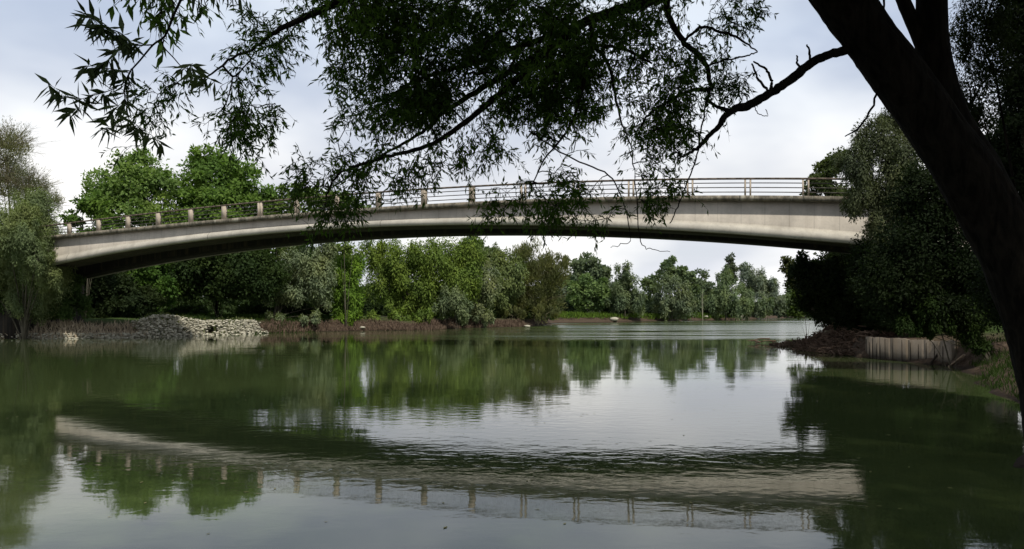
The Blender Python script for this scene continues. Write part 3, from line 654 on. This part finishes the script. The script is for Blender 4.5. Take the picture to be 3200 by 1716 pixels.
# where the leaves hang: (cx,cy,rx,ry,weight,depth,spread)
BL_=[(870,20,150,60,.6,10.6,1.),(700,110,110,80,.17,10.2,.8),(560,160,90,70,.08,10,.6),(440,215,80,80,.13,10,.6),(540,260,90,50,.12,10,.6),(640,310,100,60,.24,10.1,.6),(700,220,90,110,.27,10.2,.8),(640,370,60,35,.22,10.1,.5),(385,335,32,30,.2,10,.3),(370,275,25,20,.2,10,.3),(520,320,80,30,.12,10,.5),
(880,190,95,110,.5,11,1.),(1000,60,160,80,.95,11.2,1.2),(1020,215,120,110,1.0,11.4,1.2),(1150,50,150,70,.85,11.4,1.2),(1160,190,120,80,.34,11.4,1.),(1180,280,110,55,.6,11,1.),(1330,100,150,120,1.15,11.6,1.3),(1390,190,110,110,1.3,11.4,1.),(1300,280,90,50,.6,11.1,.8),
(985,275,90,35,.35,11.5,.6),(1000,380,150,45,.3,10.6,.6),(890,430,85,45,.42,10.4,.6),(820,460,60,40,.4,10.3,.5),(815,530,30,40,.75,10.2,.25),(868,528,34,26,.8,10.2,.25),(790,500,60,30,.3,10.2,.4),(1150,370,100,50,.28,10.8,.7),(1085,430,75,45,.3,10.6,.5),(1040,450,60,25,.25,10.6,.4),
(1310,380,120,55,.2,10.9,.7),(1330,470,130,55,.22,10.7,.7),(1260,510,55,28,.4,10.6,.4),(1440,500,65,50,.42,10.7,.5),(1430,545,45,25,.45,10.7,.4),(1590,505,65,40,.24,10.9,.5),(1350,525,60,22,.5,10.7,.4),(1520,500,50,30,.3,10.8,.4),(1640,480,60,30,.3,11,.4),(1490,45,150,70,.85,11.6,1.2),(1640,50,120,60,.42,11.6,1.),(1560,200,80,90,.33,11.3,.8),(1640,230,105,110,.72,11.4,.9),(1640,340,85,55,.42,11.3,.6),(1590,420,85,40,.28,11.1,.5),(1700,465,70,22,.22,11.2,.4),(1730,120,100,60,.34,11.6,.7),(1840,18,100,32,.62,11.7,.8),(1860,205,55,55,.4,11.6,.4),(1750,215,60,60,.4,11.5,.5),
(470,-30,110,30,.3,6.0,.4),(1000,-80,300,60,.35,11.2,1.4),(1500,-80,300,60,.35,11.6,1.4)]
Q=[]
for (cx,cy,rx,ry,wt,d,sp) in BL_:
    n=max(5,int(wt*math.pi*rx*ry*PXR*PXR*.041)); ns=max(1,n//11)
    r=np.sqrt(rng.random(ns))*np.where(rng.random(ns)<.15,1.2,1); th=rng.random(ns)*2*np.pi
    dd=d+rng.normal(size=ns)*sp*.8
    for k in range(ns):
        c=at(cx+rx*r[k]*math.cos(th[k]),cy+ry*r[k]*math.sin(th[k]),dd[k]); ax=unit(np.array([rng.normal()*.6-.5,rng.normal()*.4,-.6]))
        for q in range(n//ns): Q.append(c+ax*rng.normal()*.20+rng.normal(size=3)*.085)
Q=np.array(Q); G.attract(Q)
br=Acc(); G.tubes(br)
br.build('branches',BARK,tree,True)
LV=[];n0=0;LF=[]
def put_leaves(P,Ax,L,W,bend=.06):
    global n0
    V,Fq=leaf_quads(P,Ax,L,W,bend); LV.append(V); LF.append(Fq+n0); n0+=len(V)
sp=Acc()
for (p,mid,q,_) in G.tips:
    L=np.linalg.norm(q-p); 
    # short drooping sprigs from every twig
    for j in range(3):
        t=rng.uniform(.35,1.0); b=(1-t)**2*p+2*t*(1-t)*mid+t*t*q
        dirv=unit((q-p)/max(L,.01)*.8+rng.normal(size=3)*.6+np.array([0,0,-.35])); ln=rng.uniform(.16,.36)
        e=b+dirv*ln; m2=(b+e)/2+np.array([0,0,.12*ln]); e=e+np.array([0,0,-.18*ln])
        tt=np.linspace(0,1,5)[:,None]; pa=(1-tt)**2*b+2*tt*(1-tt)*m2+tt*tt*e
        sp.tube(pa,np.linspace(.003,.0012,5),3,cap=False)
        n=rng.integers(6,10); tq=rng.uniform(.1,1.0,n)[:,None]
        PP=(1-tq)**2*b+2*tq*(1-tq)*m2+tq*tq*e
        Ax=unit(dirv*.5+rng.normal(size=(n,3))*.55+np.array([0,0,-.5]))
        Ln=rng.uniform(.055,.125,n); put_leaves(PP,Ax,Ln,Ln*rng.uniform(.18,.30,n))
sp.build('sprigs',BARK,tree)
mesh_np('crown',np.concatenate(LV),np.concatenate(LF),leaf_mat((.040,.082,.014),.45,.5,.5),tree)
print('near leaves',sum(len(f) for f in LF))
# unseen crown above the picture and behind the camera, added to throw shade
LV=[];LF=[];n0=0
nc=420; cc=np.array([5.5,8.5,12.6])+unit(rng.normal(size=(nc,3)))*rng.random((nc,1))**.4*np.array([12.5,7.5,3.6])
n=95000; idx=rng.integers(0,nc,n); P=cc[idx]+rng.normal(size=(n,3))*.7
P=P[P[:,2]>np.maximum(8.6,2.2+P[:,1]*.50)]
cc=np.array([9.5,-2.0,11.0])+unit(rng.normal(size=(300,3)))*rng.random((300,1))**.4*np.array([10.5,6.5,3.4]); P=np.vstack([P,cc[rng.integers(0,300,70000)]+rng.normal(size=(70000,3))*.7])
put_leaves(P,unit(rng.normal(size=P.shape)+np.array([0,0,-.5])),rng.uniform(.2,.4,len(P)),rng.uniform(.07,.13,len(P)))
mesh_np('added_shade_crown',np.concatenate(LV),np.concatenate(LF),leaf_mat((.040,.082,.014),.45,.5,.5),tree)

# nearer spray of long leaves at the upper left: an end of the same limb
LV=[];LF=[];n0=0
spr=Acc(); DN=4.8
SP=[[(457,-5,7),(436,40,6.5),(415,90,6),(385,113,5),(352,152,4.5),(325,184,4),(314,219,3.5),(315,254,3),(325,301,2)],
    [(385,113,4),(338,113,3.6),(322,98,3),(300,82,2.6),(274,72,2.4),(250,58,2),(227,43,1.6),(208,32,1.2)],
    [(412,100,4),(411,117,3.5),(436,145,3),(461,170,2.4),(485,160,1.6)],
    [(461,170,2),(500,185,1.6),(540,205,1.2)],
    [(318,205,3),(275,228,2.4),(235,240,2),(190,250,1.6),(150,228,1.2),(120,210,1)],
    [(322,100,2.6),(290,130,2.2),(262,165,1.8),(240,200,1.4)],
    [(325,184,2.4),(290,175,2),(255,170,1.6),(215,165,1)],
    [(325,301,1.6),(345,315,1.4),(375,335,1.1),(405,360,.8)],[(325,301,1.4),(290,315,1.1),(250,325,.8)],
    [(315,250,2),(290,275,1.4),(275,300,.9)],[(274,74,1.8),(245,70,1.3),(215,60,.9)],[(235,240,1.4),(205,265,1.),(175,285,.7)]]
for br_ in SP:
    pl=[at(x,y,DN+.25*math.sin(x*.013+y*.02)) for x,y,_ in br_]; P=spline(pl,5)
    wv=np.interp(np.linspace(0,len(br_)-1,len(P)),np.arange(len(br_)),[b[2]*m_per(DN)/2 for b in br_])
    spr.tube(P,wv,6)
    if br_[0][0] in (457,): rngk=range(int(len(P)*.55),len(P))
    elif br_[0][0] in (412,): rngk=range(int(len(P)*.75),len(P))
    else: rngk=range(3,len(P))
    n=int(len(rngk)*2.5)
    ks=rng.choice(list(rngk),n); PP=P[ks]
    Ax=unit(rng.normal(size=(n,3))*np.array([.7,.5,.5])+np.array([-.12,0,-.62]))
    Ln=rng.uniform(.08,.155,n); put_leaves(PP,Ax,Ln,Ln*rng.uniform(.15,.22,n),.05)
# leaves hanging in from just above the picture
PP=[];
for k in range(26):
    PP.append(at(rng.uniform(470,620),rng.uniform(-50,5),5.0+rng.normal()*.2))
PP=np.array(PP); n=len(PP); Ln=rng.uniform(.09,.16,n)
put_leaves(PP,unit(rng.normal(size=(n,3))*.3+np.array([0,0,-1])),Ln,Ln*.2,.05)
for k in range(6):
    x=470+28*k; P=spline([at(455,-45,5.0),at((455+x)/2,-60,5.0),at(x,-30,5.0)],4); spr.tube(P,np.linspace(.005,.002,len(P)),5)
spr.build('leafy_spray',BARK,tree,True)
mesh_np('spray_leaves',np.concatenate(LV),np.concatenate(LF),leaf_mat((.028,.045,.02),.3,.3,.45),tree)

# ----------------------------------------------------------------- bank details
# retaining wall of concrete panels on the right bank
WALLM=concrete_mat('stained_wall_concrete',(.20,.165,.125),.85,tide=True)
pw=[(17.15,38.4),(17.2,37.6),(17.3,36.7),(17.6,35.2),(17.85,33.9),(18.05,32.5)]
PW=spline([np.array([x,y,0]) for x,y in pw],2)
wall=empty('retaining_wall',(17.3,36.7,0),'low grey concrete retaining wall with dark stakes on the right bank','wall')
stake_m=simple_mat('wet_wood',(.035,.027,.02),.9,.4,5)
PF=spline([np.array([x,y,0]) for x,y in pw],8); Tn=unit(np.gradient(PF,axis=0)); Nn=np.stack([-Tn[:,1],Tn[:,0],0*Tn[:,0]],1)
tp=1.0+.02*np.sin(np.arange(len(PF))*.7)+rng.normal(size=len(PF))*.012
for k0 in range(0,len(PF)-1,6):
    ks=np.arange(k0,min(k0+7,len(PF))); n=len(ks)
    if n<2: continue
    V=np.concatenate([np.stack([(PF[k]+Nn[k]*o_)+np.array([0,0,z_]) for k in ks]) for o_,z_ in ((-.08,-.7),(.08,-.7),(.08,None),(-.08,None)) for z_ in [z_ if z_ is not None else 0]])
    V[2*n:3*n,2]=tp[ks]; V[3*n:,2]=tp[ks]
    q=[]
    for m_ in range(4):
        for e in range(n-1): q.append((m_*n+e,m_*n+e+1,((m_+1)%4)*n+e+1,((m_+1)%4)*n+e))
    q.append((0,n,2*n,3*n)); q.append((n-1,4*n-1,3*n-1,2*n-1))
    mesh_np('panel',V,np.array(q),WALLM,wall)
for k in range(1,len(PF)-1,3):
    st=Acc(); sg=-1 if (Nn[k]@np.array([-1,0,0]))>0 else 1
    o_=-Nn[k]*.097*sg; st.tube([PF[k]+o_+np.array([0,0,-.6]),PF[k]+o_+np.array([0,0,.4]),PF[k]+o_+np.array([rng.normal()*.015,rng.normal()*.015,rng.uniform(.7,1.04)])],[.018,.016,.012],6)
    st.build('stake',stake_m,wall)
pr=Acc(); pr.tube([at(2340,912,33.4)-np.array([0,0,.05]),at(2380,860,33.4)],[.05,.04],6); pr.build('prop',stake_m,wall)
plank=Acc(); plank.obox(at(2388,922,32.0),at(2425,893,31.5),.18,.05)
pk=plank.build('wooden_plank',simple_mat('weathered_plank',(.30,.22,.15),.85,.3,4)); tag(pk,'pale weathered plank leaning at the near end of the retaining wall','plank')
# driftwood heap
dw=empty('driftwood_heap',(17.5,51.5,0),'heap of reddish brown driftwood and a pale log on the right bank','driftwood')
DWM=island_mat('driftwood_sticks',(.06,.04,.028),(.20,.135,.095))
st=Acc()
for k in range(2600):
    t=rng.random(); x=1940+260*t**.8+rng.normal()*10; base=872-14*abs(t-.2); hgt=6+62*t*(1-.25*t)
    y=base-hgt*rng.random()**1.2+4; d=50+rng.normal()*2.2+5.0*(1-t)-3*t
    c=at(x,y,d); 
    if c[2]<gz(c[0],c[1])+.1: c[2]=max(0,gz(c[0],c[1]))+rng.random()**1.5*.9*min(1,t*2+.15)
    dv=unit(rng.normal(size=3)*np.array([1,.8,.45])); ln=rng.uniform(.15,.75)
    P=[c-dv*ln/2,c+rng.normal(size=3)*.05,c+dv*ln/2]; st.tube(P,np.array([.5,.4,.2])*rng.uniform(.03,.11),4,cap=False)
for k in range(2200):
    Y_=rng.uniform(39.5,53); xs=np.interp(Y_,[36.7,40,46.5,53],[17.35,17,16.8,20]); X_=xs+rng.random()**1.4*5-.3
    c=np.array([X_,Y_,max(0,gz(X_,Y_))+rng.random()*.25]); dv=unit(rng.normal(size=3)*np.array([1,.9,.35])); ln=rng.uniform(.15,.7)
    st.tube([c-dv*ln/2,c+rng.normal(size=3)*.05,c+dv*ln/2],np.array([.5,.4,.2])*rng.uniform(.03,.10),4,cap=False)
st.build('sticks',DWM,dw)
lg=Acc(); lg.tube(spline([at(2075,838,50),at(2120,826,50),at(2160,812,49),at(2195,795,48),at(2225,780,47.5)],5),np.linspace(.17,.07,21),8,rough=.05)
for (x0,y0,x1,y1) in ((2160,812,2150,790),(2180,803,2200,812),(2130,823,2118,805),(2195,796,2180,775)): lg.tube([at(x0,y0,49),at(x1,y1,48.8)],[.05,.02],5)
lg.build('log',bark_mat('pale_log',(.16,.13,.10),(.30,.25,.19),5,.02),dw,True)
sn=Acc()
for (x0,y0,x1,y1) in ((1890,858,1935,852),(1900,862,1950,858),(1880,857,1910,861)): sn.tube(spline([at(x0,y0,56),at((x0+x1)/2,(y0+y1)/2-3,56),at(x1,y1,55.5)],4),np.linspace(.03,.06,9),6)
o=sn.build('floating_branch',DWM,None,True); tag(o,'thin dead branch lying in the water at the tip of the driftwood','branch')

# stone revetment under the left end of the bridge
def rock(acc,c,s):
    th=np.arange(6)/6*2*np.pi; V=[]
    for zz,rr in ((-.5,.6),(-.1,1.),(.3,.85),(.55,.4)):
        for t in th: V.append(np.array([math.cos(t)*rr,math.sin(t)*rr,zz]))
    V=np.array(V)*(1+rng.normal(size=(24,1))*.16)*np.array([s*rng.uniform(.7,1.3),s*rng.uniform(.7,1.2),s*rng.uniform(.6,1)])
    a=rng.random()*6.28; ca,sa=math.cos(a),math.sin(a); V=np.stack([V[:,0]*ca-V[:,1]*sa,V[:,0]*sa+V[:,1]*ca,V[:,2]],1)
    i=np.arange(3)[:,None]*6; j=np.arange(6)[None,:]; Fq=np.stack([i+j,i+(j+1)%6,i+6+(j+1)%6,i+6+j],-1).reshape(-1,4)
    Fq=np.vstack([Fq,[[18,19,22,23],[19,20,21,22]]]); acc.add(V+c,Fq)
STONE=island_mat('pale_stone',(.17,.16,.115),(.62,.58,.46))
rv=empty('stone_revetment',(-29,74.5,0),'sunlit pale rubble stone revetment with a dark drain hole on the left bank','revetment')
HC=at(541,829,76.9)
ra=Acc()
shore=spline([np.array([-32.0,69.6,0]),np.array([-30.4,72.6,0]),np.array([-28.4,75.9,0]),np.array([-27.1,79.5,0]),np.array([-26,83,0])],10)
sdv=np.array([-.90,.42,0])
low=spline([np.array([-45.5,66.6,0]),np.array([-41,66.25,0]),np.array([-37,65.9,0]),np.array([-34.5,67.4,0]),np.array([-32.2,69.3,0])],10)
for k in range(1100):
    p=low[int(rng.random()*40)]+rng.normal(size=3)*.22*np.array([1,1,0]); rock(ra,p+np.array([0,.35*rng.random(),rng.random()**2*.45-.03]),rng.uniform(.05,.16))
for k in range(4200):
    t=rng.random(); p=shore[min(int(t*40),39)]+ (rng.normal(size=3)*.25)*np.array([1,1,0]); u_=rng.random()
    H=1.45+(.6 if t<.45 else 0)*math.exp(-((t-.22)/.16)**2)
    c=p+sdv*(u_*1.5-.15)+np.array([0,0,u_*H-.05])
    if math.hypot(c[0]-HC[0],c[2]-HC[2])<.40 and c[1]<HC[1]+.9: continue
    rock(ra,c,rng.uniform(.05,.17))
ra.build('rubble',STONE,rv)
n=2600; tt_=rng.random(n); PP=shore[np.minimum((tt_*40).astype(int),39)]+sdv*(rng.random(n)*1.7-.2)[:,None]; uu=((PP-shore[np.minimum((tt_*40).astype(int),39)])@sdv)/1.5
PP[:,2]=np.clip(uu,0,1.1)*(1.45+.6*np.exp(-((tt_-.22)/.16)**2)*(tt_<.45))+rng.random(n)*.2; PP[:,:2]+=rng.normal(size=(n,2))*.2
keep=vnoise(PP[:,0],PP[:,1]*1.3,1.4,2)+PP[:,2]*.25>.15; PP=PP[keep]; Lw=rng.uniform(.12,.34,len(PP))
V,Fq=leaf_quads(PP,unit(rng.normal(size=PP.shape)*.7+np.array([0,0,.6])),Lw,Lw*.4); mesh_np('weeds',V,Fq,leaf_mat((.10,.12,.045),.3,.4),rv)
hole=Acc(); hc=at(541,829,76.9); 
th=np.arange(17)/16*2*np.pi
for k in range(16):
    a,b=th[k],th[k+1]
    pr_=[hc+np.array([math.cos(q)*r_,off,math.sin(q)*r_*1.1]) for q,r_,off in ((a,.36,0),(b,.36,0),(b,.30,-.02),(a,.30,-.02))]
    hole.add(pr_,[(0,1,2,3)])
    hole.add([hc+np.array([math.cos(a)*.3,-.02,math.sin(a)*.33]),hc+np.array([math.cos(b)*.3,-.02,math.sin(b)*.33]),hc+np.array([math.cos(b)*.3,1.2,math.sin(b)*.33]),hc+np.array([math.cos(a)*.3,1.2,math.sin(a)*.33])],[(0,1,2,3)])
hole.add([hc+np.array([-.30,.10,-.33]),hc+np.array([.30,.10,-.33]),hc+np.array([.30,.10,.33]),hc+np.array([-.30,.10,.33])],[(0,1,2,3)])  # black backing sheet stands in for the shade inside the hole
hole.build('drain_pipe',simple_mat('pipe_shade_black',(.012,.011,.01),.9,.2,4),rv)

# dry grass, green grass, reeds: nobody could count them
def blades(name,pts,hmin,hmax,wd,mat,label,cat,lean=.35):
    n=len(pts); z=ground_h(pts[:,0],pts[:,1]); ok=z>-.25; pts=pts[ok]; z=z[ok]; n=len(pts)
    P=np.stack([pts[:,0],pts[:,1],np.maximum(z,-.05)],1)
    Ax=unit(rng.normal(size=(n,3))*lean+np.array([0,0,1])); L=rng.uniform(hmin,hmax,n)
    V,Fq=leaf_quads(P,Ax,L,wd,.1); o=mesh_np(name,V,Fq,mat); tag(o,label,cat,kind='stuff'); return o
def along(pl,n,off0,off1,side):
    pl=spline([np.array([x,y,0.]) for x,y in pl],8)[:,:2]; seg=np.linalg.norm(np.diff(pl,axis=0),axis=1); cum=np.concatenate([[0],np.cumsum(seg)])
    t=rng.random(n)*cum[-1]; k=np.clip(np.searchsorted(cum,t)-1,0,len(seg)-1); f=(t-cum[k])/seg[k]
    p=pl[k]*(1-f[:,None])+pl[k+1]*f[:,None]; dv=(pl[k+1]-pl[k])/seg[k][:,None]; nrm=np.stack([-dv[:,1],dv[:,0]],1)*side
    return p+nrm*rng.uniform(off0,off1,n)[:,None]
DRY=island_mat('dry_grass',(.28,.225,.15),(.60,.50,.36)); GRS=leaf_mat((.075,.13,.02),.3,.3)
DGR=leaf_mat((.03,.055,.012),.3,.3)
blades('dry_reeds',along([(-75,67.5),(-43.6,66.5),(-37,66),(-32,69.8)],9000,-.3,2.0,1),.25,.85,.07,DRY,'reddish brown dry reeds along the water at the left edge','dry reeds')
blades('dry_roots',along([(-26,83),(-18,94),(-9.7,98),(-7.9,107),(2.5,119)],7000,-.3,1.6,1),.15,.6,.08,island_mat('dark_roots',(.05,.033,.022),(.17,.12,.085)),'brown dry roots and stalks along the middle of the far bank','dry stalks')
blades('shaded_grass',np.stack([rng.uniform(-36,-22,9000),rng.uniform(76,104,9000)],1),.15,.45,.09,DGR,'dark green grass on the slope under the bridge','grass')
blades('meadow_grass',along([(9,158),(23,176),(47,200),(67,231)],9000,1.2,9,1),.3,1.0,.3,GRS,'bright green grass patches along the far reach','grass')
blades('bank_grass',along([(18.3,33),(15.6,26.5),(14,24.5),(11.2,17),(8.6,13.2)],9000,.25,4.5,1),.08,.38,.025,DGR,'dark weeds on the brown right bank beside the trunk','weeds')
P_=np.stack([rng.uniform(-9,9,260),rng.uniform(7.5,40,260)],1); P_[:,0]*=P_[:,1]/14; P_=P_[ground_h(P_[:,0],P_[:,1])<-.3]
P3=np.stack([P_[:,0],P_[:,1],np.full(len(P_),.006)],1); A3=unit(np.stack([rng.normal(size=len(P_)),rng.normal(size=len(P_)),np.zeros(len(P_))],1)); L3=rng.uniform(.04,.10,len(P_))
V,Fq=leaf_quads(P3,A3,L3,L3*.35,0,np.tile([0,0,1.],(len(P_),1))); o=mesh_np('floating_leaves',V,Fq,island_mat('fallen_leaf',(.07,.07,.02),(.30,.27,.12))); tag(o,'tiny fallen leaves floating on the green water','floating leaves',kind='stuff')
# pale stones at the far waterline
for (x,y,d,s,lab) in ((912,824,94.5,.42,'pale angular stone at the waterline below the bright shrub'),(1325,821,118,.5,'white stone at the water edge under the wispy willow'),(1545,803,176,.9,'pale rubble lump on the sand under the narrow tree'),(1775,796,203,.6,'small white stone on the sandy spit'),(1865,796,228,1.5,'pale brown boulder at the far river bend')):
    a=Acc(); c=at(x,y,d); c[2]=max(c[2],.12)
    rock(a,c,s)
    o=a.build('bank_stone',STONE); tag(o,lab,'stone')

# ----------------------------------------------------------------- light, sky, camera
SUN_EL,SUN_AZ=R(54),None
sv=np.array([.26,-.54,0]); sv=sv/np.linalg.norm(sv)*math.cos(SUN_EL); sv[2]=math.sin(SUN_EL)
from mathutils import Vector
sl=bpy.data.lights.new('sun','SUN'); sl.energy=3.6; sl.angle=R(1.5); sl.color=(1,.95,.86)
so=bpy.data.objects.new('sun',sl); C.objects.link(so); so.rotation_euler=Vector(-sv).to_track_quat('-Z','Y').to_euler()
so.location=(20,-30,60)
wd=bpy.data.worlds.new('World'); sc.world=wd; wd.use_nodes=True; nt=wd.node_tree; nt.nodes.clear()
ow=nd(nt,'ShaderNodeOutputWorld'); bg=nd(nt,'ShaderNodeBackground'); bg.inputs['Strength'].default_value=.1
sky=nd(nt,'ShaderNodeTexSky',sky_type='NISHITA'); sky.sun_disc=False; sky.sun_elevation=SUN_EL
sky.sun_rotation=math.atan2(sv[0],sv[1])
tc=nd(nt,'ShaderNodeTexCoord'); dirv=tc.outputs['Generated']
sep=nd(nt,'ShaderNodeSeparateXYZ'); nt.links.new(dirv,sep.inputs[0])
zc=mathn(nt,'ADD',mathn(nt,'MAXIMUM',sep.outputs[2],0.0),.12)
cv=nd(nt,'ShaderNodeCombineXYZ')
nt.links.new(mathn(nt,'DIVIDE',sep.outputs[0],zc),cv.inputs[0]); nt.links.new(mathn(nt,'DIVIDE',sep.outputs[1],zc),cv.inputs[1])
c1=noise(nt,.75,4,.5,cv.outputs[0],.2); c2=noise(nt,1.0,4,.5,mapping(nt,dirv,(3.2,3.2,6.5),(4,2,0)),.2)
cl=mixc(nt,(7.2,7.5,8.2),(10.9,10.8,10.6),ramp(nt,c2,[(.38,0.),(.62,1.)]))
el=ramp(nt,sep.outputs[2],[(0.,1.06),(.12,1.04),(.30,.92),(.6,.55),(1.,.45)])
cl=mixc(nt,cl,(.80,.93,1.12),ramp(nt,sep.outputs[2],[(.16,0.),(.32,.68)]),'MULTIPLY')
cl2=nd(nt,'ShaderNodeVectorMath',operation='MULTIPLY'); nt.links.new(cl,cl2.inputs[0]); nt.links.new(el,cl2.inputs[1])
cov=ramp(nt,c1,[(.30,.85),(.55,1.)])
skc=mixc(nt,sky.outputs[0],cl2.outputs[0],cov)
nt.links.new(skc,bg.inputs['Color']); nt.links.new(bg.outputs[0],ow.inputs[0])
cam=bpy.data.cameras.new('camera'); co=bpy.data.objects.new('camera',cam); C.objects.link(co)
co.location=(0,0,EYE); co.rotation_euler=(R(90),0,0)
cam.sensor_width=36; cam.lens=36*F/2575; cam.shift_y=-(690.5-CY)/2575; cam.clip_start=.05; cam.clip_end=6000
sc.camera=co
sc.render.engine='CYCLES'
sc.view_settings.view_transform='Standard'; sc.view_settings.look='None'; sc.view_settings.exposure=0; sc.view_settings.gamma=1
sc.cycles.max_bounces=6; sc.cycles.diffuse_bounces=3; sc.cycles.glossy_bounces=3; sc.cycles.transmission_bounces=3
